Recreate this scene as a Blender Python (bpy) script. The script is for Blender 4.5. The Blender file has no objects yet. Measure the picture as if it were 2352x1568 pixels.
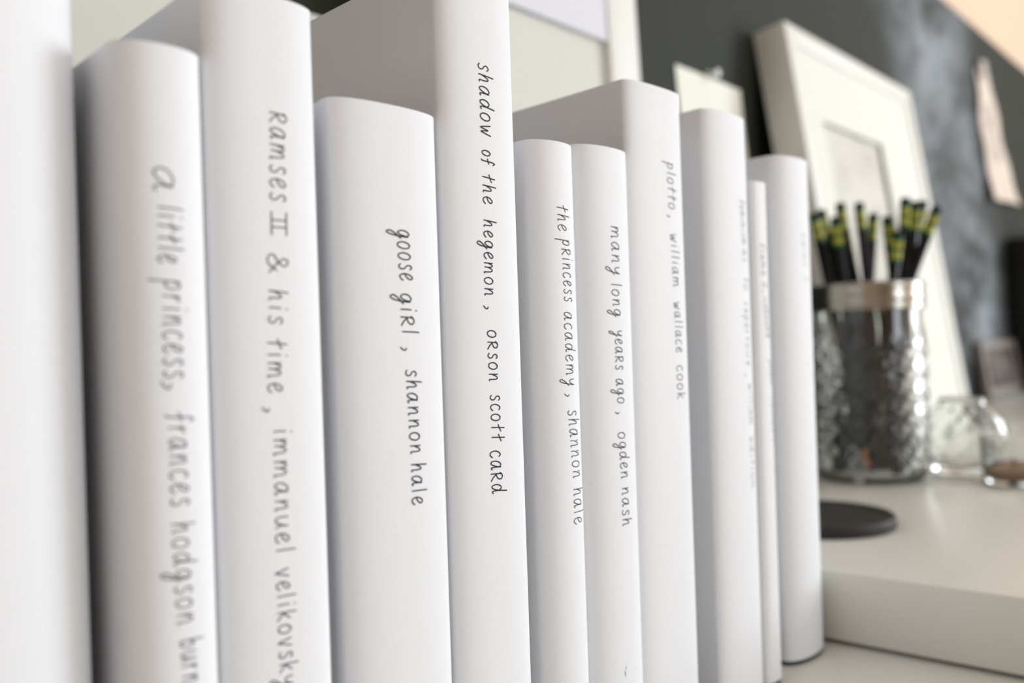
import bpy, bmesh, math, random
import numpy as np
from mathutils import Vector, Matrix

# ---------------------------------------------------------------- camera, light, exposure
SC = bpy.context.scene
COL = SC.collection
EYE = 0.1325                     # lens height above the desk top
CAM_D = 0.155                    # distance of the lens from the line of spines
cam_d = bpy.data.cameras.new('camera')
cam = bpy.data.objects.new('camera', cam_d); COL.objects.link(cam)
yaw, pitch, roll = math.radians(48.63), math.radians(.207), math.radians(-1.891)
f = Vector((math.sin(yaw)*math.cos(pitch), math.cos(yaw)*math.cos(pitch), math.sin(pitch)))
r0 = Vector((math.cos(yaw), -math.sin(yaw), 0)); u0 = r0.cross(f)
r = r0*math.cos(roll)+u0*math.sin(roll); u = -r0*math.sin(roll)+u0*math.cos(roll)
cam.matrix_world = Matrix(((r.x, u.x, -f.x, 0), (r.y, u.y, -f.y, -CAM_D), (r.z, u.z, -f.z, EYE), (0, 0, 0, 1)))
cam_d.sensor_width = 36.0
cam_d.lens = 2077/2352*36.0
cam_d.clip_start = .01
cam_d.dof.use_dof = True
cam_d.dof.focus_distance = .238
cam_d.dof.aperture_fstop = 7.9
SC.camera = cam

SC.view_settings.view_transform = 'Standard'
SC.view_settings.look = 'None'
SC.view_settings.gamma = 1.0
SC.view_settings.use_curve_mapping = False
SC.view_settings.exposure = -0.58

world = bpy.data.worlds.new('sky'); SC.world = world
world.use_nodes = True
wb = world.node_tree.nodes['Background']
wb.inputs[0].default_value = (.88, .94, 1.0, 1); wb.inputs[1].default_value = 1.3

def window_light(name, loc, direction, sx, sy, power, color):
    l = bpy.data.lights.new(name, 'AREA'); l.shape = 'RECTANGLE'; l.size = sx; l.size_y = sy
    l.energy = power; l.color = color
    o = bpy.data.objects.new(name, l); COL.objects.link(o); o.location = loc
    o.rotation_euler = Vector(direction).to_track_quat('-Z', 'Z').to_euler()
    return o
window_light('daylight_right', (3.02, -2.0, .75), (-1, 0, 0), 1.7, 1.5, 134, (.885, .945, 1.0))
window_light('daylight_front', (.55, -3.02, .75), (0, 1, 0), .8, 1.5, 28, (.88, .94, 1.0))

# ---------------------------------------------------------------- helpers
def mat(name, color, rough=.5, metal=0.0, spec=.5, trans=0.0, ior=1.45, bump=None, coat=0.0, vary=None):
    m = bpy.data.materials.new(name); m.use_nodes = True
    nt = m.node_tree; b = nt.nodes['Principled BSDF']
    b.inputs['Base Color'].default_value = (*color, 1)
    b.inputs['Roughness'].default_value = rough
    b.inputs['Metallic'].default_value = metal
    b.inputs['Specular IOR Level'].default_value = spec
    b.inputs['Transmission Weight'].default_value = trans
    b.inputs['IOR'].default_value = ior
    b.inputs['Coat Weight'].default_value = coat
    tc = nt.nodes.new('ShaderNodeTexCoord')
    if bump:
        n = nt.nodes.new('ShaderNodeTexNoise'); n.inputs['Scale'].default_value = bump[0]; n.inputs['Detail'].default_value = 4
        bp = nt.nodes.new('ShaderNodeBump'); bp.inputs['Strength'].default_value = bump[1]; bp.inputs['Distance'].default_value = bump[2]
        nt.links.new(tc.outputs['Object'], n.inputs['Vector'])
        nt.links.new(n.outputs['Fac'], bp.inputs['Height']); nt.links.new(bp.outputs[0], b.inputs['Normal'])
    if vary:                                   # a second tone mixed in by noise: (scale, color, low, high)
        n = nt.nodes.new('ShaderNodeTexNoise'); n.inputs['Scale'].default_value = vary[0]; n.inputs['Detail'].default_value = 5
        mr = nt.nodes.new('ShaderNodeMapRange'); mr.inputs[1].default_value = vary[2]; mr.inputs[2].default_value = vary[3]
        mx = nt.nodes.new('ShaderNodeMix'); mx.data_type = 'RGBA'
        mx.inputs[6].default_value = (*color, 1); mx.inputs[7].default_value = (*vary[1], 1)
        nt.links.new(tc.outputs['Object'], n.inputs['Vector']); nt.links.new(n.outputs['Fac'], mr.inputs[0])
        nt.links.new(mr.outputs[0], mx.inputs[0]); nt.links.new(mx.outputs[2], b.inputs['Base Color'])
    return m

def lin(*c):                                   # 8-bit sRGB to linear
    return tuple(((v/255)/12.92 if v/255 <= .04045 else ((v/255+.055)/1.055)**2.4) for v in c)

M = {}
M['paper'] = mat('jacket_paper', (.83, .84, .87), .6, bump=(900, .06, .0004), spec=.3)
M['case'] = mat('book_cloth', lin(22, 38, 48), .7, bump=(1500, .2, .0003))
M['pages'] = mat('book_pages', (.72, .66, .55), .8, bump=(1200, .3, .0004))
M['ink'] = mat('black_ink', (.012, .014, .017), .6, spec=.2)
M['desk'] = mat('desk_laminate', lin(226, 225, 218), .32, bump=(220, .02, .0003))
M['riser'] = mat('riser_lacquer', lin(232, 232, 226), .22, bump=(160, .02, .0003))
M['pad'] = mat('riser_pad', lin(40, 34, 26), .8)
M['steel'] = mat('desk_steel', (.6, .6, .6), .4, metal=1)
M['white_frame'] = mat('white_frame_paint', lin(230, 230, 225), .45, bump=(90, .05, .0006))
M['mat_board'] = mat('mat_board', lin(230, 231, 225), .8, bump=(400, .05, .0003))
M['cream_mat'] = mat('cream_mat_board', lin(218, 218, 211), .8)
M['lavender'] = mat('lavender_print', lin(221, 222, 231), .7)
M['grey_print'] = mat('grey_print', lin(212, 210, 203), .6, vary=(14, lin(188, 185, 177), .45, .62))
M['pale_board'] = mat('pale_board', lin(212, 214, 206), .75)
M['backing'] = mat('frame_backing', lin(18, 18, 18), .9)
M['note'] = mat('note_paper', lin(238, 239, 228), .8)
M['pin'] = mat('white_plastic', lin(235, 238, 236), .3)
M['strip'] = mat('strip_paper', lin(222, 207, 194), .8, vary=(22, lin(150, 140, 132), .53, .66))
M['tape'] = mat('tape', lin(200, 190, 182), .35)
M['glass'] = mat('clear_glass', (.97, .985, .97), .0, trans=1.0, ior=1.48)
M['zinc'] = mat('zinc_ring', (.36, .34, .30), .2, metal=1, bump=(60, .08, .001))
M['pencil'] = mat('black_lacquer', (.004, .004, .0045), .3, spec=.25)
M['eraser'] = mat('black_eraser', (.008, .008, .009), .8)
M['wood'] = mat('pencil_wood', lin(205, 130, 80), .7)
M['lead'] = mat('graphite', (.03, .03, .03), .4)
M['rubber'] = mat('black_rubber', lin(40, 38, 36), .55, bump=(500, .1, .0003))
M['black'] = mat('black_plastic', (.006, .006, .006), .5)
M['tan'] = mat('tan_wood', lin(205, 165, 122), .6, vary=(30, lin(150, 105, 66), .5, .7))
M['grey_frame'] = mat('taupe_frame', lin(132, 125, 120), .5)
M['brown_print'] = mat('brown_print', lin(96, 86, 80), .6, vary=(26, lin(40, 26, 19), .48, .56))
M['candle'] = mat('amber_wax', lin(158, 118, 86), .5, vary=(60, lin(50, 36, 28), .5, .6))
M['wall'] = mat('warm_wall_paint', lin(228, 203, 177), .8, bump=(40, .05, .001))
M['white_wall'] = mat('white_wall_paint', lin(236, 232, 224), .85, bump=(40, .05, .001))
M['dim_wall'] = mat('sand_wall_paint', lin(206, 188, 168), .85, bump=(40, .05, .001))
M['ceiling'] = mat('ceiling_paint', lin(242, 241, 238), .9)
M['floor'] = mat('floor_wood', lin(150, 118, 88), .5, vary=(6, lin(112, 84, 60), .4, .65))
M['window'] = mat('window_paint', lin(245, 245, 243), .4)

def ferrule_mat():                              # dark green tin with two yellow bands
    m = mat('green_ferrule', lin(20, 88, 40), .35, metal=.25)
    nt = m.node_tree; b = nt.nodes['Principled BSDF']
    tc = nt.nodes.new('ShaderNodeTexCoord'); sx = nt.nodes.new('ShaderNodeSeparateXYZ')
    nt.links.new(tc.outputs['Object'], sx.inputs[0])
    rp = nt.nodes.new('ShaderNodeValToRGB'); rp.color_ramp.interpolation = 'CONSTANT'
    g, y = (*lin(20, 88, 40), 1), (*lin(168, 164, 60), 1)
    e = rp.color_ramp.elements
    e[0].position = 0; e[0].color = g; e[1].position = .16; e[1].color = y
    for p, c in ((.42, g), (.56, y), (.84, g)):
        k = e.new(p); k.color = c
    mr = nt.nodes.new('ShaderNodeMapRange'); mr.inputs[1].default_value = 0; mr.inputs[2].default_value = .0165
    nt.links.new(sx.outputs['Z'], mr.inputs[0]); nt.links.new(mr.outputs[0], rp.inputs[0])
    nt.links.new(rp.outputs[0], b.inputs['Base Color'])
    return m
M['ferrule'] = ferrule_mat()

def chalk_mat():                                # charcoal slate with a smeared, half wiped chalk patch
    m = mat('chalkboard_slate', lin(42, 45, 39), .7, spec=.25)
    nt = m.node_tree; b = nt.nodes['Principled BSDF']
    tc = nt.nodes.new('ShaderNodeTexCoord')
    sx = nt.nodes.new('ShaderNodeSeparateXYZ'); nt.links.new(tc.outputs['Object'], sx.inputs[0])
    def math_(op, a, bb=None, c=None):
        n = nt.nodes.new('ShaderNodeMath'); n.operation = op
        for i, v in enumerate((a, bb, c)):
            if v is None: continue
            if isinstance(v, (int, float)): n.inputs[i].default_value = v
            else: nt.links.new(v, n.inputs[i])
        return n.outputs[0]
    # patch: a slanting band across the board
    xx = math_('ADD', sx.outputs['X'], math_('MULTIPLY', sx.outputs['Z'], .42))
    n1 = nt.nodes.new('ShaderNodeTexNoise'); n1.inputs['Scale'].default_value = 7; n1.inputs['Detail'].default_value = 6
    mp = nt.nodes.new('ShaderNodeMapping'); mp.inputs['Scale'].default_value = (1.0, 1, 1.5); mp.inputs['Rotation'].default_value = (0, .5, 0)
    nt.links.new(tc.outputs['Object'], mp.inputs[0]); nt.links.new(mp.outputs[0], n1.inputs['Vector'])
    n2 = nt.nodes.new('ShaderNodeTexNoise'); n2.inputs['Scale'].default_value = 22; n2.inputs['Detail'].default_value = 5
    nt.links.new(mp.outputs[0], n2.inputs['Vector'])
    dist = math_('ABSOLUTE', math_('SUBTRACT', xx, 1.50))
    dist = math_('ADD', dist, math_('MULTIPLY', math_('SUBTRACT', n1.outputs['Fac'], .5), .16))
    mr = nt.nodes.new('ShaderNodeMapRange'); mr.interpolation_type = 'SMOOTHSTEP'
    mr.inputs[1].default_value = .26; mr.inputs[2].default_value = .08
    nt.links.new(dist, mr.inputs[0])
    streak = nt.nodes.new('ShaderNodeMapRange'); streak.inputs[1].default_value = .38; streak.inputs[2].default_value = .66
    streak.inputs[3].default_value = .12; streak.inputs[4].default_value = 1
    nt.links.new(math_('ADD', math_('MULTIPLY', n1.outputs['Fac'], .6), math_('MULTIPLY', n2.outputs['Fac'], .4)), streak.inputs[0])
    fac = math_('MULTIPLY', mr.outputs[0], streak.outputs[0])
    mx = nt.nodes.new('ShaderNodeMix'); mx.data_type = 'RGBA'
    mx.inputs[6].default_value = (*lin(42, 45, 39), 1); mx.inputs[7].default_value = (*lin(146, 153, 160), 1)
    nt.links.new(fac, mx.inputs[0]); nt.links.new(mx.outputs[2], b.inputs['Base Color'])
    return m
M['chalk'] = chalk_mat()

def link(name, bm, material, parent=None, smooth=False, loc=None, rot=None):
    me = bpy.data.meshes.new(name); bm.to_mesh(me); bm.free()
    me.materials.append(M[material])
    if smooth:
        for p in me.polygons: p.use_smooth = True
        me.set_sharp_from_angle(angle=math.radians(smooth if smooth is not True else 35))
    o = bpy.data.objects.new(name, me); COL.objects.link(o)
    if parent: o.parent = parent
    if loc: o.location = loc
    if rot: o.rotation_euler = rot
    return o

def tag(o, label, cat, group=None):
    o['label'] = label; o['category'] = cat
    if group: o['group'] = group
    return o

def thing(name, label, cat, loc=(0, 0, 0), rot=(0, 0, 0), group=None):
    o = bpy.data.objects.new(name, None); COL.objects.link(o); o.empty_display_size = .02
    o.location = loc; o.rotation_euler = rot
    return tag(o, label, cat, group)

def struct(name, bm, material):
    o = link(name, bm, material); o['kind'] = 'structure'; return o

def box(bm, x0, x1, y0, y1, z0, z1, bevel=0, seg=2):
    vs = [bm.verts.new((x, y, z)) for x in (x0, x1) for y in (y0, y1) for z in (z0, z1)]
    q = [(0, 1, 3, 2), (4, 6, 7, 5), (0, 4, 5, 1), (2, 3, 7, 6), (0, 2, 6, 4), (1, 5, 7, 3)]
    fs = [bm.faces.new([vs[i] for i in k]) for k in q]
    if bevel:
        es = {e for fc in fs for e in fc.edges}
        bmesh.ops.bevel(bm, geom=list(es), offset=bevel, segments=seg, affect='EDGES', profile=.5)
    return bm

def boxes(*bs, bevel=0):
    bm = bmesh.new()
    for b in bs: box(bm, *b, bevel=bevel)
    return bm

def lathe(profile, seg=64, radial=None, closed=True):
    """profile: list of (r, z); closed joins last to first ring. radial(r, z, theta) may displace r."""
    bm = bmesh.new(); rings = []
    for r_, z in profile:
        if r_ < 1e-6:
            rings.append([bm.verts.new((0, 0, z))]); continue
        ring = []
        for i in range(seg):
            t = 2*math.pi*i/seg; rr = radial(r_, z, t) if radial else r_
            ring.append(bm.verts.new((rr*math.cos(t), rr*math.sin(t), z)))
        rings.append(ring)
    pairs = list(zip(rings[:-1], rings[1:])) + ([(rings[-1], rings[0])] if closed else [])
    for a, b in pairs:
        if len(a) == 1 and len(b) == 1: continue
        for i in range(seg):
            j = (i+1) % seg
            if len(a) == 1: bm.faces.new((a[0], b[i], b[j]))
            elif len(b) == 1: bm.faces.new((a[i], b[0], a[j]))
            else: bm.faces.new((a[i], b[i], b[j], a[j]))
    bmesh.ops.recalc_face_normals(bm, faces=bm.faces)
    return bm

# ---------------------------------------------------------------- the room
X0, X1, Y0, Y1, Z0, Z1 = -2.0, 3.0, -3.0, .222, -.74, 1.9
WT = .12
struct('floor', boxes((X0-WT, X1+WT, Y0-WT, Y1+WT, Z0-.05, Z0)), 'floor')
struct('ceiling', boxes((X0-WT, X1+WT, Y0-WT, Y1+WT, Z1, Z1+.05)), 'ceiling')
struct('wall_back', boxes((X0, X1, Y1, Y1+WT, Z0, Z1)), 'wall')
struct('wall_left', boxes((X0-WT, X0, Y0, Y1+WT, Z0, Z1)), 'dim_wall')
wy0, wy1, wz0, wz1 = -2.9, -1.1, 0.0, 1.55
struct('wall_right', boxes((X1, X1+WT, Y0, wy0, Z0, Z1), (X1, X1+WT, wy1, Y1+WT, Z0, Z1),
                           (X1, X1+WT, wy0, wy1, Z0, wz0), (X1, X1+WT, wy0, wy1, wz1, Z1)), 'white_wall')
wx0, wx1 = .1, 1.0
struct('wall_front', boxes((X0-WT, wx0, Y0-WT, Y0, Z0, Z1), (wx1, X1+WT, Y0-WT, Y0, Z0, Z1),
                           (wx0, wx1, Y0-WT, Y0, Z0, wz0), (wx0, wx1, Y0-WT, Y0, wz1, Z1)), 'dim_wall')
fw = .05
struct('window_1', boxes((X1+.05, X1+.1, wy0, wy0+fw, wz0, wz1), (X1+.05, X1+.1, wy1-fw, wy1, wz0, wz1),
                         (X1+.05, X1+.1, wy0+fw, wy1-fw, wz0, wz0+fw), (X1+.05, X1+.1, wy0+fw, wy1-fw, wz1-fw, wz1),
                         (X1+.06, X1+.09, (wy0+wy1)/2-.02, (wy0+wy1)/2+.02, wz0+fw, wz1-fw)), 'window')
struct('window_2', boxes((wx0, wx0+fw, Y0-.1, Y0-.05, wz0, wz1), (wx1-fw, wx1, Y0-.1, Y0-.05, wz0, wz1),
                         (wx0+fw, wx1-fw, Y0-.1, Y0-.05, wz0, wz0+fw), (wx0+fw, wx1-fw, Y0-.1, Y0-.05, wz1-fw, wz1),
                         ((wx0+wx1)/2-.02, (wx0+wx1)/2+.02, Y0-.09, Y0-.06, wz0+fw, wz1-fw)), 'window')

# ---------------------------------------------------------------- desk and raised shelf
DX0, DX1, DY0, DY1 = -.55, 2.15, -.62, .2085
desk = thing('desk', 'wide white desk whose flat top carries the row of books', 'desk', (DX0, DY0, Z0))
link('desk_top', boxes((0, DX1-DX0, 0, DY1-DY0, -Z0-.03, -Z0), bevel=.0015), 'desk', desk, 40)
for x in (.03, DX1-DX0-.08):
    for y in (.03, DY1-DY0-.08):
        link('leg', boxes((x, x+.05, y, y+.05, 0, -Z0-.03)), 'steel', desk)
RX, RH = .379, .0316
riser = thing('desk_shelf', 'low white raised shelf on the desk under the pencil jar', 'shelf', (RX, -.40, 0))
link('shelf_board', boxes((0, 1.72, 0, .6045, .0017, RH), bevel=.0011), 'riser', riser, 40)
for x in (.012, 1.66):
    for y in (.012, .55):
        link('foot', boxes((x, x+.04, y, y+.04, 0, .0017)), 'pad', riser)

# ---------------------------------------------------------------- handwriting
def cr(pts, n=7):
    if len(pts) < 3: return pts
    P = [pts[0]]+list(pts)+[pts[-1]]; out = []
    for i in range(1, len(P)-2):
        a, b, c, d = (np.array(P[k], float) for k in (i-1, i, i+1, i+2))
        for t in np.linspace(0, 1, n, endpoint=False):
            out.append(.5*((2*b)+(-a+c)*t+(2*a-5*b+4*c-d)*t*t+(-a+3*b-3*c+d)*t**3))
    out.append(np.array(P[-2], float)); return out
# glyphs: advance width and strokes, in x-heights (baseline 0, x-height 1)
G = {
'a': (.95, [[(.72, .82), (.5, 1.0), (.2, .82), (.03, .42), (.12, .06), (.35, .08), (.6, .5), (.74, .98)], [(.74, .98), (.68, .4), (.72, .05), (.92, .12)]]),
'b': (.85, [[(.22, 1.5), (.1, .7), (.08, .03)], [(.1, .55), (.4, .85), (.68, .65), (.62, .2), (.32, .0), (.08, .12)]]),
'c': (.75, [[(.68, .86), (.45, 1.0), (.16, .78), (.04, .38), (.18, .04), (.45, .0), (.72, .2)]]),
'd': (.95, [[(.68, .72), (.45, .95), (.16, .78), (.03, .38), (.16, .04), (.42, .12), (.66, .62), (.86, 1.5)], [(.86, 1.5), (.7, .6), (.72, .06), (.95, .14)]]),
'e': (.8, [[(.06, .42), (.4, .52), (.68, .82), (.5, 1.02), (.2, .8), (.06, .4), (.2, .04), (.48, .02), (.76, .24)]]),
'f': (.75, [[(.78, 1.3), (.6, 1.5), (.42, 1.2), (.36, .5), (.26, -.05), (.1, -.12)], [(.0, .62), (.7, .78)]]),
'g': (.9, [[(.72, .78), (.48, 1.0), (.16, .8), (.05, .4), (.24, .1), (.52, .32), (.74, .9), (.68, .2), (.5, -.5), (.26, -.78), (.1, -.55), (.36, -.16), (.9, .3)]]),
'h': (.85, [[(.22, 1.5), (.12, .7), (.06, 0)], [(.08, .3), (.36, .85), (.58, .92), (.62, .5), (.6, .06), (.78, .06)]]),
'i': (.4, [[(.2, .92), (.15, .45), (.15, .02)], [(.26, 1.34), (.28, 1.42)]]),
'j': (.45, [[(.3, .92), (.26, .2), (.16, -.5), (-.02, -.72)], [(.36, 1.32), (.38, 1.4)]]),
'k': (.8, [[(.2, 1.45), (.12, .7), (.08, 0)], [(.68, .95), (.16, .45)], [(.2, .48), (.45, .2), (.75, -.02)]]),
'l': (.4, [[(.24, 1.5), (.18, .8), (.14, .02)]]),
'm': (1.3, [[(.1, .95), (.06, .0)], [(.08, .4), (.3, .88), (.5, .86), (.54, .4), (.5, .06)], [(.54, .4), (.78, .88), (1.0, .84), (1.06, .4), (1.05, .0), (1.2, .06)]]),
'n': (.9, [[(.14, .98), (.08, .02)], [(.1, .35), (.38, .85), (.62, .9), (.66, .45), (.64, .05), (.82, .06)]]),
'o': (.85, [[(.42, .98), (.14, .78), (.04, .36), (.22, .02), (.56, .08), (.76, .5), (.66, .88), (.38, .98), (.3, .9)]]),
'p': (.9, [[(.16, .95), (.1, .2), (.0, -.7)], [(.12, .55), (.4, .98), (.72, .84), (.72, .4), (.44, .14), (.16, .26)]]),
'r': (.65, [[(.12, .95), (.08, .02)], [(.1, .45), (.32, .86), (.6, .88)]]),
's': (.7, [[(.66, .86), (.46, 1.02), (.2, .86), (.26, .6), (.54, .4), (.54, .12), (.28, -.02), (.04, .12)]]),
't': (.75, [[(.46, 1.4), (.36, .7), (.28, .0)], [(.02, .72), (.4, .84), (.8, 1.0)]]),
'u': (.9, [[(.1, .95), (.06, .35), (.2, .02), (.45, .12), (.66, .5), (.76, .95)], [(.76, .95), (.7, .3), (.86, .04)]]),
'v': (.75, [[(.06, .96), (.3, .02), (.36, .02), (.72, .98)]]),
'w': (1.05, [[(.04, .96), (.2, .06), (.3, .06), (.52, .72), (.6, .12), (.7, .06), (1.0, .98)]]),
'y': (.85, [[(.1, .95), (.14, .5), (.36, .38), (.62, .62), (.76, .96), (.6, .1), (.42, -.5), (.2, -.78), (.06, -.6), (.3, -.22), (.84, .26)]]),
'R': (.9, [[(.18, 1.06), (.12, .5), (.08, -.02)], [(.04, .88), (.4, 1.12), (.74, .96), (.6, .64), (.14, .48)], [(.2, .5), (.46, .22), (.84, -.02)]]),
'I': (.45, [[(.2, 1.0), (.2, .0)]]),
'|': (1.1, [[(.38, 1.0), (.38, .0)], [(.72, 1.0), (.72, .0)], [(.0, 1.0), (1.1, 1.0)], [(.0, .0), (1.1, .0)]]),
'&': (.95, [[(.9, .05), (.5, .5), (.24, .95), (.4, 1.2), (.6, .98), (.4, .6), (.06, .3), (.16, .0), (.46, .0), (.8, .5)]]),
'2': (.75, [[(.08, .95), (.35, 1.25), (.62, 1.0), (.4, .5), (.06, .02), (.4, .08), (.74, .02)]]),
',': (.3, [[(.1, .2), (.24, .1), (.18, -.12), (.02, -.3)]]),
}
GAP = .33

def word_strokes(word):
    x, out = 0, []
    for ch in word:
        w, st = G[ch]
        for s in st: out.append([(x+p[0], p[1]) for p in cr(s)])
        x += w+GAP
    lo = min(p[0] for s in out for p in s); hi = max(p[0] for s in out for p in s)
    return [[((p[0]-lo)/(hi-lo), p[1]) for p in s] for s in out]

TITLES = {
    2: [("a", -0.00297, 0.16666, -0.00310, 0.16233, 0.00365), ("little", -0.00243, 0.15947, -0.00259, 0.14940, 0.00320), ("princess", -0.00207, 0.14634, -0.00220, 0.12848, 0.00342), (",", -0.00171, 0.12799, -0.00175, 0.12657, 0.00347), ("frances", -0.00181, 0.12217, -0.00164, 0.10522, 0.00329), ("hodgson", -0.00174, 0.10201, -0.00122, 0.08373, 0.00306), ("burnett", -0.00084, 0.08064, -0.00049, 0.06626, 0.00308), ],
    3: [("Ramses", -0.00002, 0.18092, -0.00052, 0.16299, 0.00345), ("|", -0.00040, 0.16073, -0.00047, 0.15610, 0.00344), ("&", -0.00139, 0.15221, -0.00153, 0.14855, 0.00379), ("his", -0.00156, 0.14490, -0.00170, 0.13822, 0.00297), ("time", -0.00220, 0.13519, -0.00238, 0.12455, 0.00314), (",", -0.00286, 0.12173, -0.00289, 0.12086, 0.00291), ("immanuel", -0.00150, 0.11677, -0.00178, 0.09279, 0.00297), ("velikovsky", -0.00191, 0.08918, -0.00168, 0.06592, 0.00286), ],
    4: [("goose", -0.00026, 0.15948, 0.00041, 0.14807, 0.00366), ("giRl", 0.00002, 0.14489, 0.00051, 0.13606, 0.00340), (",", 0.00092, 0.13277, 0.00089, 0.13207, 0.00344), ("shannon", 0.00117, 0.12749, 0.00182, 0.10831, 0.00307), ("hale", 0.00193, 0.10581, 0.00184, 0.09655, 0.00309), ],
    5: [("shadow", -0.00182, 0.20387, -0.00158, 0.18575, 0.00343), ("of", -0.00145, 0.18192, -0.00146, 0.17839, 0.00288), ("the", -0.00157, 0.17585, -0.00161, 0.16837, 0.00311), ("hegemon", -0.00165, 0.16418, -0.00220, 0.14516, 0.00302), (",", -0.00172, 0.14253, -0.00175, 0.14176, 0.00310), ("oRson", -0.00170, 0.13627, -0.00160, 0.12353, 0.00311), ("scott", -0.00138, 0.11995, -0.00131, 0.10813, 0.00328), ("caRd", -0.00210, 0.10580, -0.00190, 0.09514, 0.00357), ],
    6: [("the", -0.00170, 0.17080, -0.00152, 0.16370, 0.00348), ("pRincess", -0.00041, 0.16135, 0.00009, 0.14406, 0.00360), ("academy", -0.00034, 0.14103, -0.00008, 0.12058, 0.00346), (",", -0.00001, 0.11839, -0.00004, 0.11773, 0.00366), ("shannon", -0.00006, 0.11368, 0.00137, 0.09475, 0.00398), ("hale", 0.00129, 0.09160, 0.00115, 0.08180, 0.00421), ],
    7: [("many", -0.00072, 0.16653, -0.00086, 0.15233, 0.00375), ("long", -0.00142, 0.14938, -0.00080, 0.13982, 0.00346), ("yeaRs", -0.00051, 0.13561, -0.00072, 0.12408, 0.00353), ("ago", -0.00087, 0.12125, -0.00029, 0.11413, 0.00342), (",", -0.00055, 0.11169, -0.00059, 0.11105, 0.00342), ("ogden", -0.00069, 0.10539, 0.00026, 0.09174, 0.00347), ("nash", 0.00031, 0.08876, 0.00012, 0.07768, 0.00341), ],
    8: [("plotto", 0.00350, 0.19009, 0.00400, 0.17514, 0.00378), (",", 0.00387, 0.17301, 0.00383, 0.17230, 0.00351), ("william", 0.00440, 0.16682, 0.00518, 0.14983, 0.00361), ("wallace", 0.00511, 0.14458, 0.00568, 0.12825, 0.00370), ("cook", 0.00567, 0.12385, 0.00552, 0.11307, 0.00373), ],
    9: [("feminism", 0.00461, 0.18293, 0.00554, 0.16671, 0.00343), ("as", 0.00576, 0.16480, 0.00578, 0.16032, 0.00339), ("to", 0.00568, 0.15439, 0.00571, 0.15007, 0.00361), ("repertoire", 0.00550, 0.14495, 0.00572, 0.12191, 0.00334), (",", 0.00476, 0.11908, 0.00470, 0.11828, 0.00313), ("william", 0.00693, 0.11513, 0.00668, 0.10040, 0.00319), ("edition", 0.00666, 0.09544, 0.00658, 0.07703, 0.00313), ],
    10: [("flame", -0.00219, 0.16768, -0.00176, 0.15566, 0.00291), ("2,", -0.00144, 0.15303, -0.00124, 0.14940, 0.00270), ("icebound", -0.00137, 0.14742, 0.00021, 0.13204, 0.00290), ("jean", 0.00176, 0.12371, 0.00178, 0.11425, 0.00262), ("london", 0.00174, 0.10877, 0.00290, 0.09222, 0.00273), ],
    11: [("tales", -0.00033, 0.17437, 0.00144, 0.16104, 0.00302), ("2", 0.00234, 0.15641, 0.00220, 0.15479, 0.00345), (",", 0.00202, 0.12105, 0.00194, 0.12015, 0.00336), ],
}


# ---------------------------------------------------------------- books
TAPER, BYAW = .07, math.radians(-2.5)
def profile(a, b, n, depth, N=56, groove=0.0):
    th = np.linspace(np.pi, 0, N); c, s = np.cos(th), np.sin(th)
    x = a*np.sign(c)*np.abs(c)**(2/n); y = b-b*np.abs(s)**(2/n)
    ys = np.concatenate([np.linspace(.0012, .02, 14), np.linspace(.026, depth-b, 12)])
    off = TAPER*.06*(1-np.exp(-ys/.06))+groove*np.exp(-((ys-.0045)/.0016)**2)
    L = np.stack([-a+off, b+ys], 1)[::-1]; R = np.stack([a-off, b+ys], 1)
    return np.concatenate([L, np.stack([x, y], 1), R])

def normals(p):
    t = np.gradient(p, axis=0); t /= np.linalg.norm(t, axis=1)[:, None]
    return np.stack([t[:, 1], -t[:, 0]], 1)      # outward: left cover -> -x, spine -> -y

def inset(p, d): return p-normals(p)*d

def sheet(p, q, z0, z1):
    """closed strip between the outer outline p and the inner outline q, standing from z0 to z1"""
    bm = bmesh.new(); n = len(p)
    A = [[bm.verts.new((*v, z)) for v in o] for o in (p, q) for z in (z0, z1)]
    po, pt, qo, qt = A
    for i in range(n-1):
        bm.faces.new((po[i], po[i+1], pt[i+1], pt[i])); bm.faces.new((qo[i+1], qo[i], qt[i], qt[i+1]))
        bm.faces.new((pt[i], pt[i+1], qt[i+1], qt[i])); bm.faces.new((po[i+1], po[i], qo[i], qo[i+1]))
    bm.faces.new((po[0], pt[0], qt[0], qo[0])); bm.faces.new((po[-1], qo[-1], qt[-1], pt[-1]))
    bmesh.ops.recalc_face_normals(bm, faces=bm.faces)
    return bm

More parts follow.
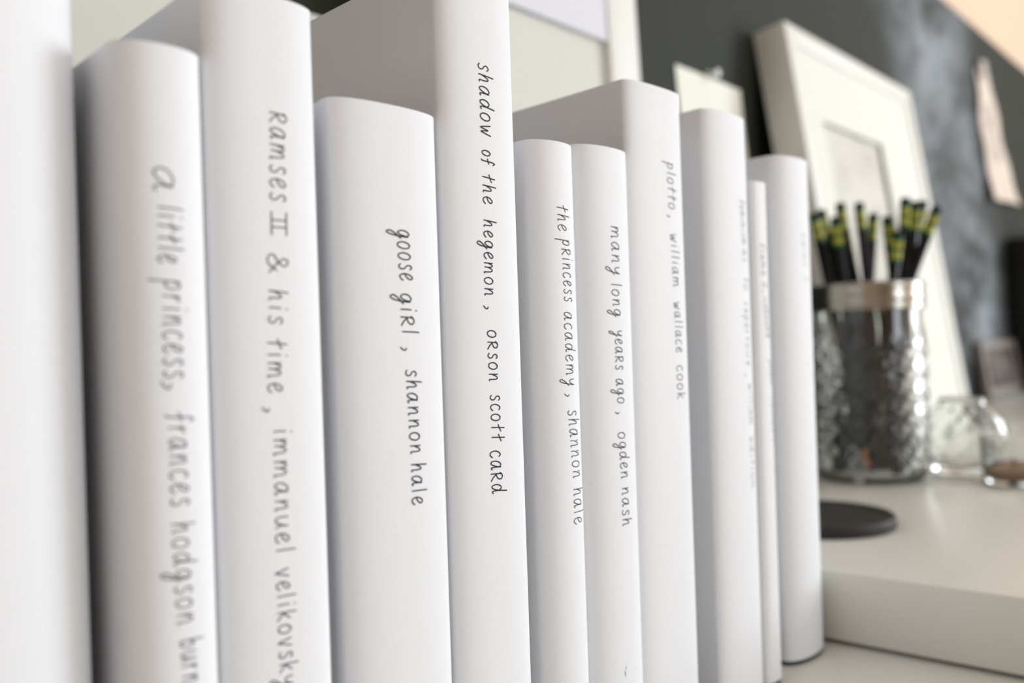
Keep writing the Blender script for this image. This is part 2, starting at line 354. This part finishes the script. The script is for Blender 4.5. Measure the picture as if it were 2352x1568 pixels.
def title_mesh(words, p, pen):
    seg = np.linalg.norm(np.diff(p, axis=0), axis=1); s = np.concatenate([[0], np.cumsum(seg)]); s -= .5*s[-1]
    nr = normals(p); bm = bmesh.new(); k = 0
    def at(sv, z, lift):
        x = np.interp(sv, s, p[:, 0]); y = np.interp(sv, s, p[:, 1])
        nx = np.interp(sv, s, nr[:, 0]); ny = np.interp(sv, s, nr[:, 1])
        return bm.verts.new((x+nx*lift, y+ny*lift, z))
    for w, s0, z0, s1, z1, xh in words:
        for st in word_strokes(w):
            k += 1; lift = .00010+.000002*(k % 12)
            pts = np.array([(s0+(s1-s0)*a+xh*b, z0+(z1-z0)*a) for a, b in st])
            if len(pts) > 2:
                keep = [0]
                for i in range(1, len(pts)):
                    if np.linalg.norm(pts[i]-pts[keep[-1]]) > .00005: keep.append(i)
                pts = pts[keep]
            if len(pts) < 2: pts = np.array([pts[0], pts[0]+(0, -.0003)])
            t = np.gradient(pts, axis=0); t /= np.linalg.norm(t, axis=1)[:, None]
            nn = np.stack([-t[:, 1], t[:, 0]], 1)
            hw = pen*.5
            pre = pts[0]-t[0]*hw*.8; post = pts[-1]+t[-1]*hw*.8
            rows = [(pre+nn[0]*hw*.45, pre-nn[0]*hw*.45)]
            rows += [(a+b*hw, a-b*hw) for a, b in zip(pts, nn)]
            rows += [(post+nn[-1]*hw*.45, post-nn[-1]*hw*.45)]
            vs = [(at(*a, lift), at(*b, lift)) for a, b in rows]
            for (a, b), (c, d) in zip(vs[:-1], vs[1:]): bm.faces.new((a, b, d, c))
    return bm

BOOKS = {   # spine centre x, y, half thickness, spine bulge, squareness, height, depth, pen width, groove, label
1: (.0495, .0070, .0235, .0125, 2.2, .2400, .150, .0003, 0, 'thick blank white-jacketed book at the left end of the row, no title in view'),
2: (.0831, -.0001, .0084, .0052, 2.13, .1893, .132, .00022, 0, 'short white-jacketed book with the blurred handwritten title a little princess'),
3: (.1050, .0002, .0127, .0048, 2.5, .2046, .145, .00024, 0, 'tall white-jacketed book with the handwritten title Ramses II & his time'),
4: (.1377, .0000, .0154, .0047, 2.35, .1879, .130, .00030, .0006, 'broad short white-jacketed book with the handwritten title goose girl'),
5: (.1687, .0002, .0134, .0042, 2.4, .2285, .152, .00028, 0, 'tall white-jacketed book with the sharp handwritten title shadow of the hegemon'),
6: (.1984, -.0001, .0096, .0054, 2.04, .1885, .132, .00022, 0, 'short white-jacketed book with the handwritten title the princess academy'),
7: (.2217, -.0009, .0132, .0066, 2.27, .1901, .134, .00025, 0, 'short rounded white-jacketed book with the handwritten title many long years ago'),
8: (.2509, .0000, .0157, .0036, 2.7, .2140, .145, .00024, 0, 'tall white-jacketed book with the faint handwritten title plotto'),
9: (.3001, .0002, .0151, .0041, 2.18, .2138, .145, .00017, 0, 'white-jacketed book with a very faint title, standing between the plotto book and the thinnest book'),
10: (.3215, -.0004, .0058, .0026, 2.5, .1912, .130, .00017, 0, 'thinnest and lowest of the white-jacketed books, second from the right end of the row'),
11: (.3577, .0001, .0155, .0066, 2.14, .2052, .140, .00013, 0, 'white-jacketed book at the right end of the row, dark board edge showing at its foot'),
}
for k, (xc, yf, a, b, n, H, dep, pen, gr, label) in BOOKS.items():
    t = thing('book', label, 'book', (xc, yf, 0), (0, 0, BYAW), 'white-jacketed books standing in a row')
    p = profile(a, b, n, dep, groove=gr)
    link('dust_jacket', sheet(p, inset(p, .0003), .0018, H), 'paper', t, 32)
    q = inset(p, .0005)
    q2 = profile(a-.0027, max(b*.8, .0012), n, dep-.0027, groove=gr)+(0, .0027)
    link('hard_cover', sheet(q, q2, 0, H-.0012), 'case', t, 32)
    inn = a-TAPER*.06-.0032
    bm = boxes((-inn, inn, b+.003, dep-.004, .0035, H-.0045))
    link('page_block', bm, 'pages', t)
    if k in TITLES:
        words = TITLES[k]
        if k == 11:
            link('pen_mark', title_mesh(words[-1:], p, pen), 'ink', t); words = words[:-1]
        link('handwritten_title', title_mesh(words, p, pen), 'ink', t)
    if k == 7:
        specks = title_mesh([], p, .0002)
        bm = specks
        seg = np.linalg.norm(np.diff(p, axis=0), axis=1); s = np.concatenate([[0], np.cumsum(seg)]); s -= .5*s[-1]
        for (sa, za), (sb, zb) in (((-.0012, .0352), (-.0008, .0334)), ((-.0003, .0364), (-.0007, .0354)), ((-.0007, .0346), (-.0005, .0343)), ((.0045, .0345), (.0047, .0342))):
            d = np.array((sb-sa, zb-za)); d /= np.linalg.norm(d); nn = np.array((-d[1], d[0]))*.00007
            vs = []
            for sv, z in ((sa+nn[0], za+nn[1]), (sa-nn[0], za-nn[1]), (sb-nn[0], zb-nn[1]), (sb+nn[0], zb+nn[1])):
                vs.append(bm.verts.new((np.interp(sv, s, p[:, 0]), np.interp(sv, s, p[:, 1])-.0001, z)))
            bm.faces.new(vs)
        link('pen_speck', bm, 'ink', t)

# ---------------------------------------------------------------- chalkboard, papers on it
BY = .21                                         # front face of the board
o = link('chalkboard', boxes((-.9, 2.45, BY, Y1-.0008, -.06, .5885), bevel=.0012), 'chalk')
tag(o, 'large charcoal chalkboard with a smeared chalk patch fixed along the wall', 'chalkboard')

def curled(w_pts, material, name, thick=.0004, bulge=.002, nx=14, nz=16, wave=None):
    """a sheet between four corners (TL, TR, BR, BL as x, z), standing just off the board"""
    tl, tr, br, bl = (np.array(c, float) for c in w_pts)
    bm = bmesh.new(); g = []
    for side in (0, 1):
        rows = []
        for j in range(nz+1):
            v = j/nz; row = []
            for i in range(nx+1):
                uu = i/nx
                q = (tl*(1-uu)+tr*uu)*(1-v)+(bl*(1-uu)+br*uu)*v
                y = BY-.0008-bulge*(math.sin(math.pi*uu)**2*.3+v*v)
                if wave: y -= wave*(1+math.sin(9*uu+5*v)*math.sin(11*v+2*uu))*.5
                row.append(bm.verts.new((q[0], y-(thick if side else 0), q[1])))
            rows.append(row)
        g.append(rows)
    for j in range(nz):
        for i in range(nx):
            for s_ in (0, 1):
                a = g[s_]; fc = (a[j][i], a[j+1][i], a[j+1][i+1], a[j][i+1])
                bm.faces.new(fc if s_ else fc[::-1])
    for j in range(nz):
        for i in (0, nx): bm.faces.new((g[0][j][i], g[0][j+1][i], g[1][j+1][i], g[1][j][i]))
    for i in range(nx):
        for j in (0, nz): bm.faces.new((g[0][j][i], g[0][j][i+1], g[1][j][i+1], g[1][j][i]))
    bmesh.ops.recalc_face_normals(bm, faces=bm.faces)
    return link(name, bm, material, None, 40)

tag(curled([(.616, .3464), (.7235, .3464), (.736, .245), (.628, .245)], 'note', 'paper_note', bulge=.003),
    'plain cream paper note pinned to the chalkboard above the books', 'note')
pin = lathe([(0, 0), (.0030, 0), (.0034, .0012), (.0019, .0022), (.0018, .007), (.0032, .008), (.0032, .0095), (0, .010)], 24, closed=False)
o = link('push_pin', pin, 'pin', None, 40, (.6665, BY-.0016, .3478), (math.radians(90), 0, 0))
tag(o, 'small white push pin holding the top of the cream note', 'pin')
strip = thing('paper_strip', 'long crumpled pinkish paper strip taped to the chalkboard at the far right', 'paper strip', (0, 0, 0))
o = curled([(1.472, .522), (1.545, .527), (1.695, .338), (1.527, .331)], 'strip', 'strip_sheet', bulge=.006, wave=.005)
o.parent = strip
o = curled([(1.477, .534), (1.512, .537), (1.520, .511), (1.485, .507)], 'tape', 'tape', bulge=.0, thick=.0003); o.parent = strip; o.location = (0, -.009, 0)

# ---------------------------------------------------------------- frames leaning on the board
def leaning(name, label, x0, width, height, depth, lean_deg, z0, cat='picture frame'):
    L = math.radians(lean_deg)
    y_back_bottom = BY-.0006-height*math.sin(L)
    # local: x along the wall, y = 0 at the back face, -y to the viewer, z up the frame
    return thing(name, label, cat, (x0, y_back_bottom, z0+depth*math.sin(L)*0+.0002), (-L, 0, 0))

def frame_bars(w, h, bar, d0, d1, bevel=.001):
    bm = bmesh.new()
    box(bm, 0, bar, d0, d1, 0, h, bevel); box(bm, w-bar, w, d0, d1, 0, h, bevel)
    box(bm, bar, w-bar, d0, d1, 0, bar, bevel); box(bm, bar, w-bar, d0, d1, h-bar, h, bevel)
    return bm

# big white frame behind the pencil jar
FW, FH, FD = .331, .3745, .030
fr = leaning('picture_frame', 'deep white picture frame with a wide mat, leaning behind the pencil jar', .7515, FW, FH, FD, 8.4, RH)
link('frame_border', frame_bars(FW, FH, .017, -FD, 0), 'white_frame', fr, 40)
ix0, ix1, iz0, iz1 = .054, .205, .085, .2935
link('mat', boxes((.0165, ix0, -FD+.0022, -FD+.0045, .0165, FH-.0165), (ix1, FW-.0165, -FD+.0022, -FD+.0045, .0165, FH-.0165),
                  (ix0, ix1, -FD+.0022, -FD+.0045, iz1, FH-.0165), (ix0, ix1, -FD+.0022, -FD+.0045, .0165, iz0)), 'mat_board', fr)
link('print', boxes((ix0-.004, ix1+.004, -FD+.0065, -FD+.0075, iz0-.004, iz1+.004)), 'grey_print', fr)
link('backing', boxes((.0165, FW-.0165, -FD+.0078, -.003, .0165, FH-.0165)), 'backing', fr)

# white frame behind the tall books
FW2, FH2 = .226, .47
fr2 = leaning('picture_frame', 'large white picture frame with a pale lavender print, leaning behind the tall books', .3005, FW2, FH2, .018, 2.5, RH)
link('frame_border', frame_bars(FW2, FH2, .0345, -.018, 0), 'white_frame', fr2, 40)
link('mat', boxes((.034, FW2-.034, -.0125, -.010, .034, FH2-.034)), 'cream_mat', fr2)
link('print', boxes((.0346, FW2-.0346, -.0165, -.0126, .3290-RH, FH2-.0346), bevel=.0004), 'lavender', fr2)

pb = leaning('art_board', 'pale grey-green art board leaning behind the books at the left', .05, .235, .2955, .006, 2.4, 0, 'board')
link('board_panel', boxes((0, .235, -.006, 0, 0, .2955), bevel=.0008), 'pale_board', pb, 40)
link('board_edge', frame_bars(.235, .2955, .004, -.0072, -.0061, .0003), 'pale_board', pb)

# small taupe frame far right
FW3, FH3 = .20, .0825
fr3 = leaning('photo_frame', 'small taupe photo frame with a blotchy brown picture, far right on the shelf', 1.415, FW3, FH3, .012, 8, RH)
link('frame_border', frame_bars(FW3, FH3, .013, -.012, 0), 'grey_frame', fr3, 40)
link('photo', boxes((.0125, FW3-.0125, -.0095, -.006, .0125, FH3-.0125)), 'brown_print', fr3)
link('backing', boxes((.0125, FW3-.0125, -.0058, -.001, .0125, FH3-.0125)), 'backing', fr3)

# black boxes beyond it
t = thing('magazine_box', 'tall black box standing against the chalkboard at the right edge', 'box', (1.628, .115, RH))
link('box_body', boxes((0, .068, 0, .092, 0, .246), bevel=.002), 'black', t, 40)
link('box_label_slot', boxes((.018, .050, -.0015, 0, .03, .05)), 'black', t)
t = thing('storage_box', 'lower black box beside the tall black box, a tan block on its lid', 'box', (1.700, .100, RH))
link('box_body', boxes((0, .15, 0, .105, 0, .195), bevel=.002), 'black', t, 40)
link('box_lid', boxes((-.001, .151, -.002, .107, .195, .212), bevel=.002), 'black', t, 40)
o = link('wooden_block', boxes((0, .07, 0, .07, 0, .048), bevel=.003), 'tan', None, 40, (1.712, .118, RH+.2121))
tag(o, 'small tan wooden block on the lower black box', 'block')

# ---------------------------------------------------------------- round black disc
ds = lathe([(0, 0), (.0382, 0), (.0396, .0008), (.0400, .0025), (.0398, .0052), (.0390, .0062), (.0362, .0062), (.0355, .0053), (.0, .0053)], 96, closed=False)
o = link('coaster', ds, 'rubber', None, 30, (.4673, .0447, RH))
tag(o, 'round flat black coaster on the white shelf behind the last book', 'coaster')

# ---------------------------------------------------------------- jar of pencils
JX, JY = .6335, .0750
jar = thing('mason_jar', 'quilted clear glass jar with a metal ring, full of black pencils', 'jar', (JX, JY, RH))
def quilt(k, pitch, amp, z0, z1):
    def fn(r_, z, t):
        if z < z0 or z > z1 or r_ < .016: return r_
        e = min(1, (z-z0)/.006, (z1-z)/.006)
        s_ = z/pitch*math.pi
        return r_+amp*e*(abs(math.sin(k*t/2+s_))*abs(math.sin(k*t/2-s_))-.4)
    return fn
outer = [(0, .0015), (.022, .0015), (.026, 0), (.031, .0004), (.0352, .0035), (.0368, .009)]
outer += [(.0372, .009+.0022*i) for i in range(1, 40)]
outer += [(.0368, .1000), (.0356, .1045), (.0350, .1075), (.0349, .112), (.0349, .130), (.0345, .1322), (.0338, .1322)]
inner = [(.0334, .130), (.0333, .110), (.0336, .105), (.0343, .100), (.0345, .095), (.0345, .012), (.0335, .0068), (.030, .0048), (0, .0046)]
qf = quilt(18, .0145, .0021, .010, .097)
bm = lathe(outer+inner, 120, lambda r_, z, t: qf(r_, z, t) if r_ > .0365 else r_, closed=False)
link('glass_body', bm, 'glass', jar, 60)
ring = [(.0352, .1165), (.0376, .1165), (.0380, .1175), (.0376, .119), (.0372, .1205), (.0376, .122), (.0379, .124), (.0374, .126), (.0374, .1305), (.0378, .1325), (.0374, .1342), (.0364, .1348), (.0340, .1346), (.0336, .1338), (.0352, .1330)]
link('metal_ring', lathe(ring, 96), 'zinc', jar, 50)

PENCILS = [
    ((0.6093, 0.0676, 0.0380), (0.6088, 0.0994, 0.2163)),
    ((0.6447, 0.0709, 0.0380), (0.6367, 0.1058, 0.2221)),
    ((0.6381, 0.0799, 0.0380), (0.6022, 0.0820, 0.2116)),
    ((0.6362, 0.0682, 0.0380), (0.6341, 0.0908, 0.2249)),
    ((0.6462, 0.0628, 0.0380), (0.6442, 0.0925, 0.2086)),
    ((0.6244, 0.0609, 0.0380), (0.6468, 0.0820, 0.2250)),
    ((0.6472, 0.0886, 0.0380), (0.6576, 0.0760, 0.2178)),
    ((0.6497, 0.0518, 0.0380), (0.6323, 0.0582, 0.2116)),
    ((0.6169, 0.0697, 0.0380), (0.6190, 0.0465, 0.1993)),
    ((0.6167, 0.0530, 0.0380), (0.6291, 0.0446, 0.2217)),
    ((0.6576, 0.0644, 0.0380), (0.6407, 0.0418, 0.2204)),
    ((0.6566, 0.0817, 0.0380), (0.6506, 0.0400, 0.2217)),
    ((0.6108, 0.0894, 0.0380), (0.6442, 0.0291, 0.2156)),
    ((0.6309, 0.0923, 0.0380), (0.6241, 0.0824, 0.1870)),
    ((0.6296, 0.1003, 0.0380), (0.6626, 0.0851, 0.1972)),
    ((0.6337, 0.0561, 0.0380), (0.6454, 0.0702, 0.1824)),
    ((0.6565, 0.0910, 0.0380), (0.6583, 0.0525, 0.1937)),
]
PLAB = ['leftmost pencil of the bunch', 'second pencil from the left, beside the leftmost one', 'pencil third from the left, its tip lower than its right neighbour',
        'tall pencil fourth from the left, standing clear above its neighbours', 'short pencil sunk deep in the left half of the bunch',
        'tall pencil left of the gap in the middle of the bunch', 'shorter pencil just right of the tall middle one', 'pencil standing at the edge of the middle gap',
        'shortest pencil, low in the right half of the bunch', 'tallest pencil, in the right-hand cluster', 'tall pencil in the right-hand cluster, second from its left',
        'tall pencil in the right-hand cluster, third from its left', 'rightmost pencil, leaning outwards over the jar rim', 'stub inside the jar at its back left, ending level with the rim', 'stub inside the jar at its far back, ending level with the rim', 'stub in the middle of the jar, ending level with the rim', 'stub inside the jar on its right, ending level with the rim']
def hexprism(r_, z0, z1, rz1=None, tip=None):
    bm = bmesh.new(); rings = []
    for z, q in ((z0, r_), (z1, rz1 or r_)):
        rings.append([bm.verts.new((q*math.cos(math.pi/3*i), q*math.sin(math.pi/3*i), z)) for i in range(6)])
    for i in range(6):
        j = (i+1) % 6; bm.faces.new((rings[0][i], rings[0][j], rings[1][j], rings[1][i]))
    bm.faces.new(rings[0][::-1]); bm.faces.new(rings[1])
    return bm
rnd = random.Random(4); SHARP = 0
for pi, ((b_, t_), lab) in enumerate(zip(PENCILS, PLAB)):
    b_, t_ = Vector(b_), Vector(t_)
    if pi > 12: t_ = b_+(t_-b_)*((.1645-b_.z)/(t_.z-b_.z))
    d_ = t_-b_; Lp = d_.length
    o = thing('pencil', 'black ' + lab, 'pencil', b_, d_.to_track_quat('Z', 'Y').to_euler(), 'black pencils standing in the jar')
    fe = Lp-.0045-.0165
    sharp = pi == SHARP
    bm = hexprism(.0036, .016 if sharp else 0, fe)
    bmesh.ops.bevel(bm, geom=[e for e in bm.edges if abs((e.verts[0].co-e.verts[1].co).z) > .05], offset=.0005, segments=2, affect='EDGES')
    bm.transform(Matrix.Rotation(rnd.uniform(0, 1), 4, 'Z'))
    link('barrel', bm, 'pencil', o, 40)
    if sharp: link('sharpened_tip', lathe([(0, .0042), (.0010, .0042), (.0034, .0160), (0, .0160)], 20, closed=False), 'wood', o, 40)
    if sharp: link('lead', lathe([(0, 0), (.0003, .0002), (.0010, .0043), (0, .0043)], 16, closed=False), 'lead', o, 40)
    z = 0
    link('ferrule', lathe([(0, 0), (.00345, 0), (.00365, .0006), (.00365, .0026), (.0034, .0032), (.0036, .0038), (.0036, .0072), (.0034, .0078), (.0036, .0084), (.0036, .0138), (.0037, .0145), (.0036, .0165), (0, .0165)], 28, closed=False), 'ferrule', o, 40, (0, 0, fe))
    link('eraser', lathe([(0, 0), (.0033, 0), (.0033, .0036), (.0029, .0044), (0, .0046)], 24, closed=False), 'eraser', o, 40, (0, 0, Lp-.0045))

# ---------------------------------------------------------------- the two small glasses
gl = thing('glass_bowl', 'round clear glass bowl right of the pencil jar', 'bowl', (.6813, .0281, RH))
ro = [(0, .0010), (.013, .0010), (.016, 0), (.0205, .0024)]
for i in range(1, 15):
    a = -math.radians(52)+math.radians(118)*i/15
    ro.append((.0285*math.cos(a), .0265+.0285*math.sin(a)*.95))
ro += [(.0150, .0520), (.0140, .0535), (.0130, .0530)]
ri = [(.0128, .0510)]
for i in range(14, 0, -1):
    a = -math.radians(52)+math.radians(118)*i/15
    ri.append(((.0272 if abs(a) < 1.2 else .0262)*math.cos(a), .0266+.0272*math.sin(a)*.93))
ri += [(.0, .0048)]
qb = quilt(14, .013, .0008, .006, .050)
link('glass_shell', lathe(ro+ri, 96, lambda r_, z, t: qb(r_, z, t) if abs(r_**2+((z-.0265)/.95)**2-.0285**2) < 2e-5 else r_, closed=False), 'glass', gl, 60)

g2 = thing('candle_glass', 'small clear glass with amber and brown wax at the right picture edge', 'candle glass', (.6517, -.0097, RH))
link('glass_cup', lathe([(0, 0), (.0150, 0), (.0172, .0012), (.0182, .0045), (.0190, .030), (.0186, .0312), (.0176, .0310), (.0170, .006), (.0155, .0038), (0, .0036)], 64, closed=False), 'glass', g2, 50)
link('wax', lathe([(0, .0040), (.0150, .0042), (.0160, .0055), (.0162, .0095), (.0156, .0105), (0, .0100)], 48, closed=False), 'candle', g2, 40)
link('wick', lathe([(0, .0100), (.0006, .0100), (.0006, .0155), (0, .0157)], 12, closed=False), 'lead', g2)
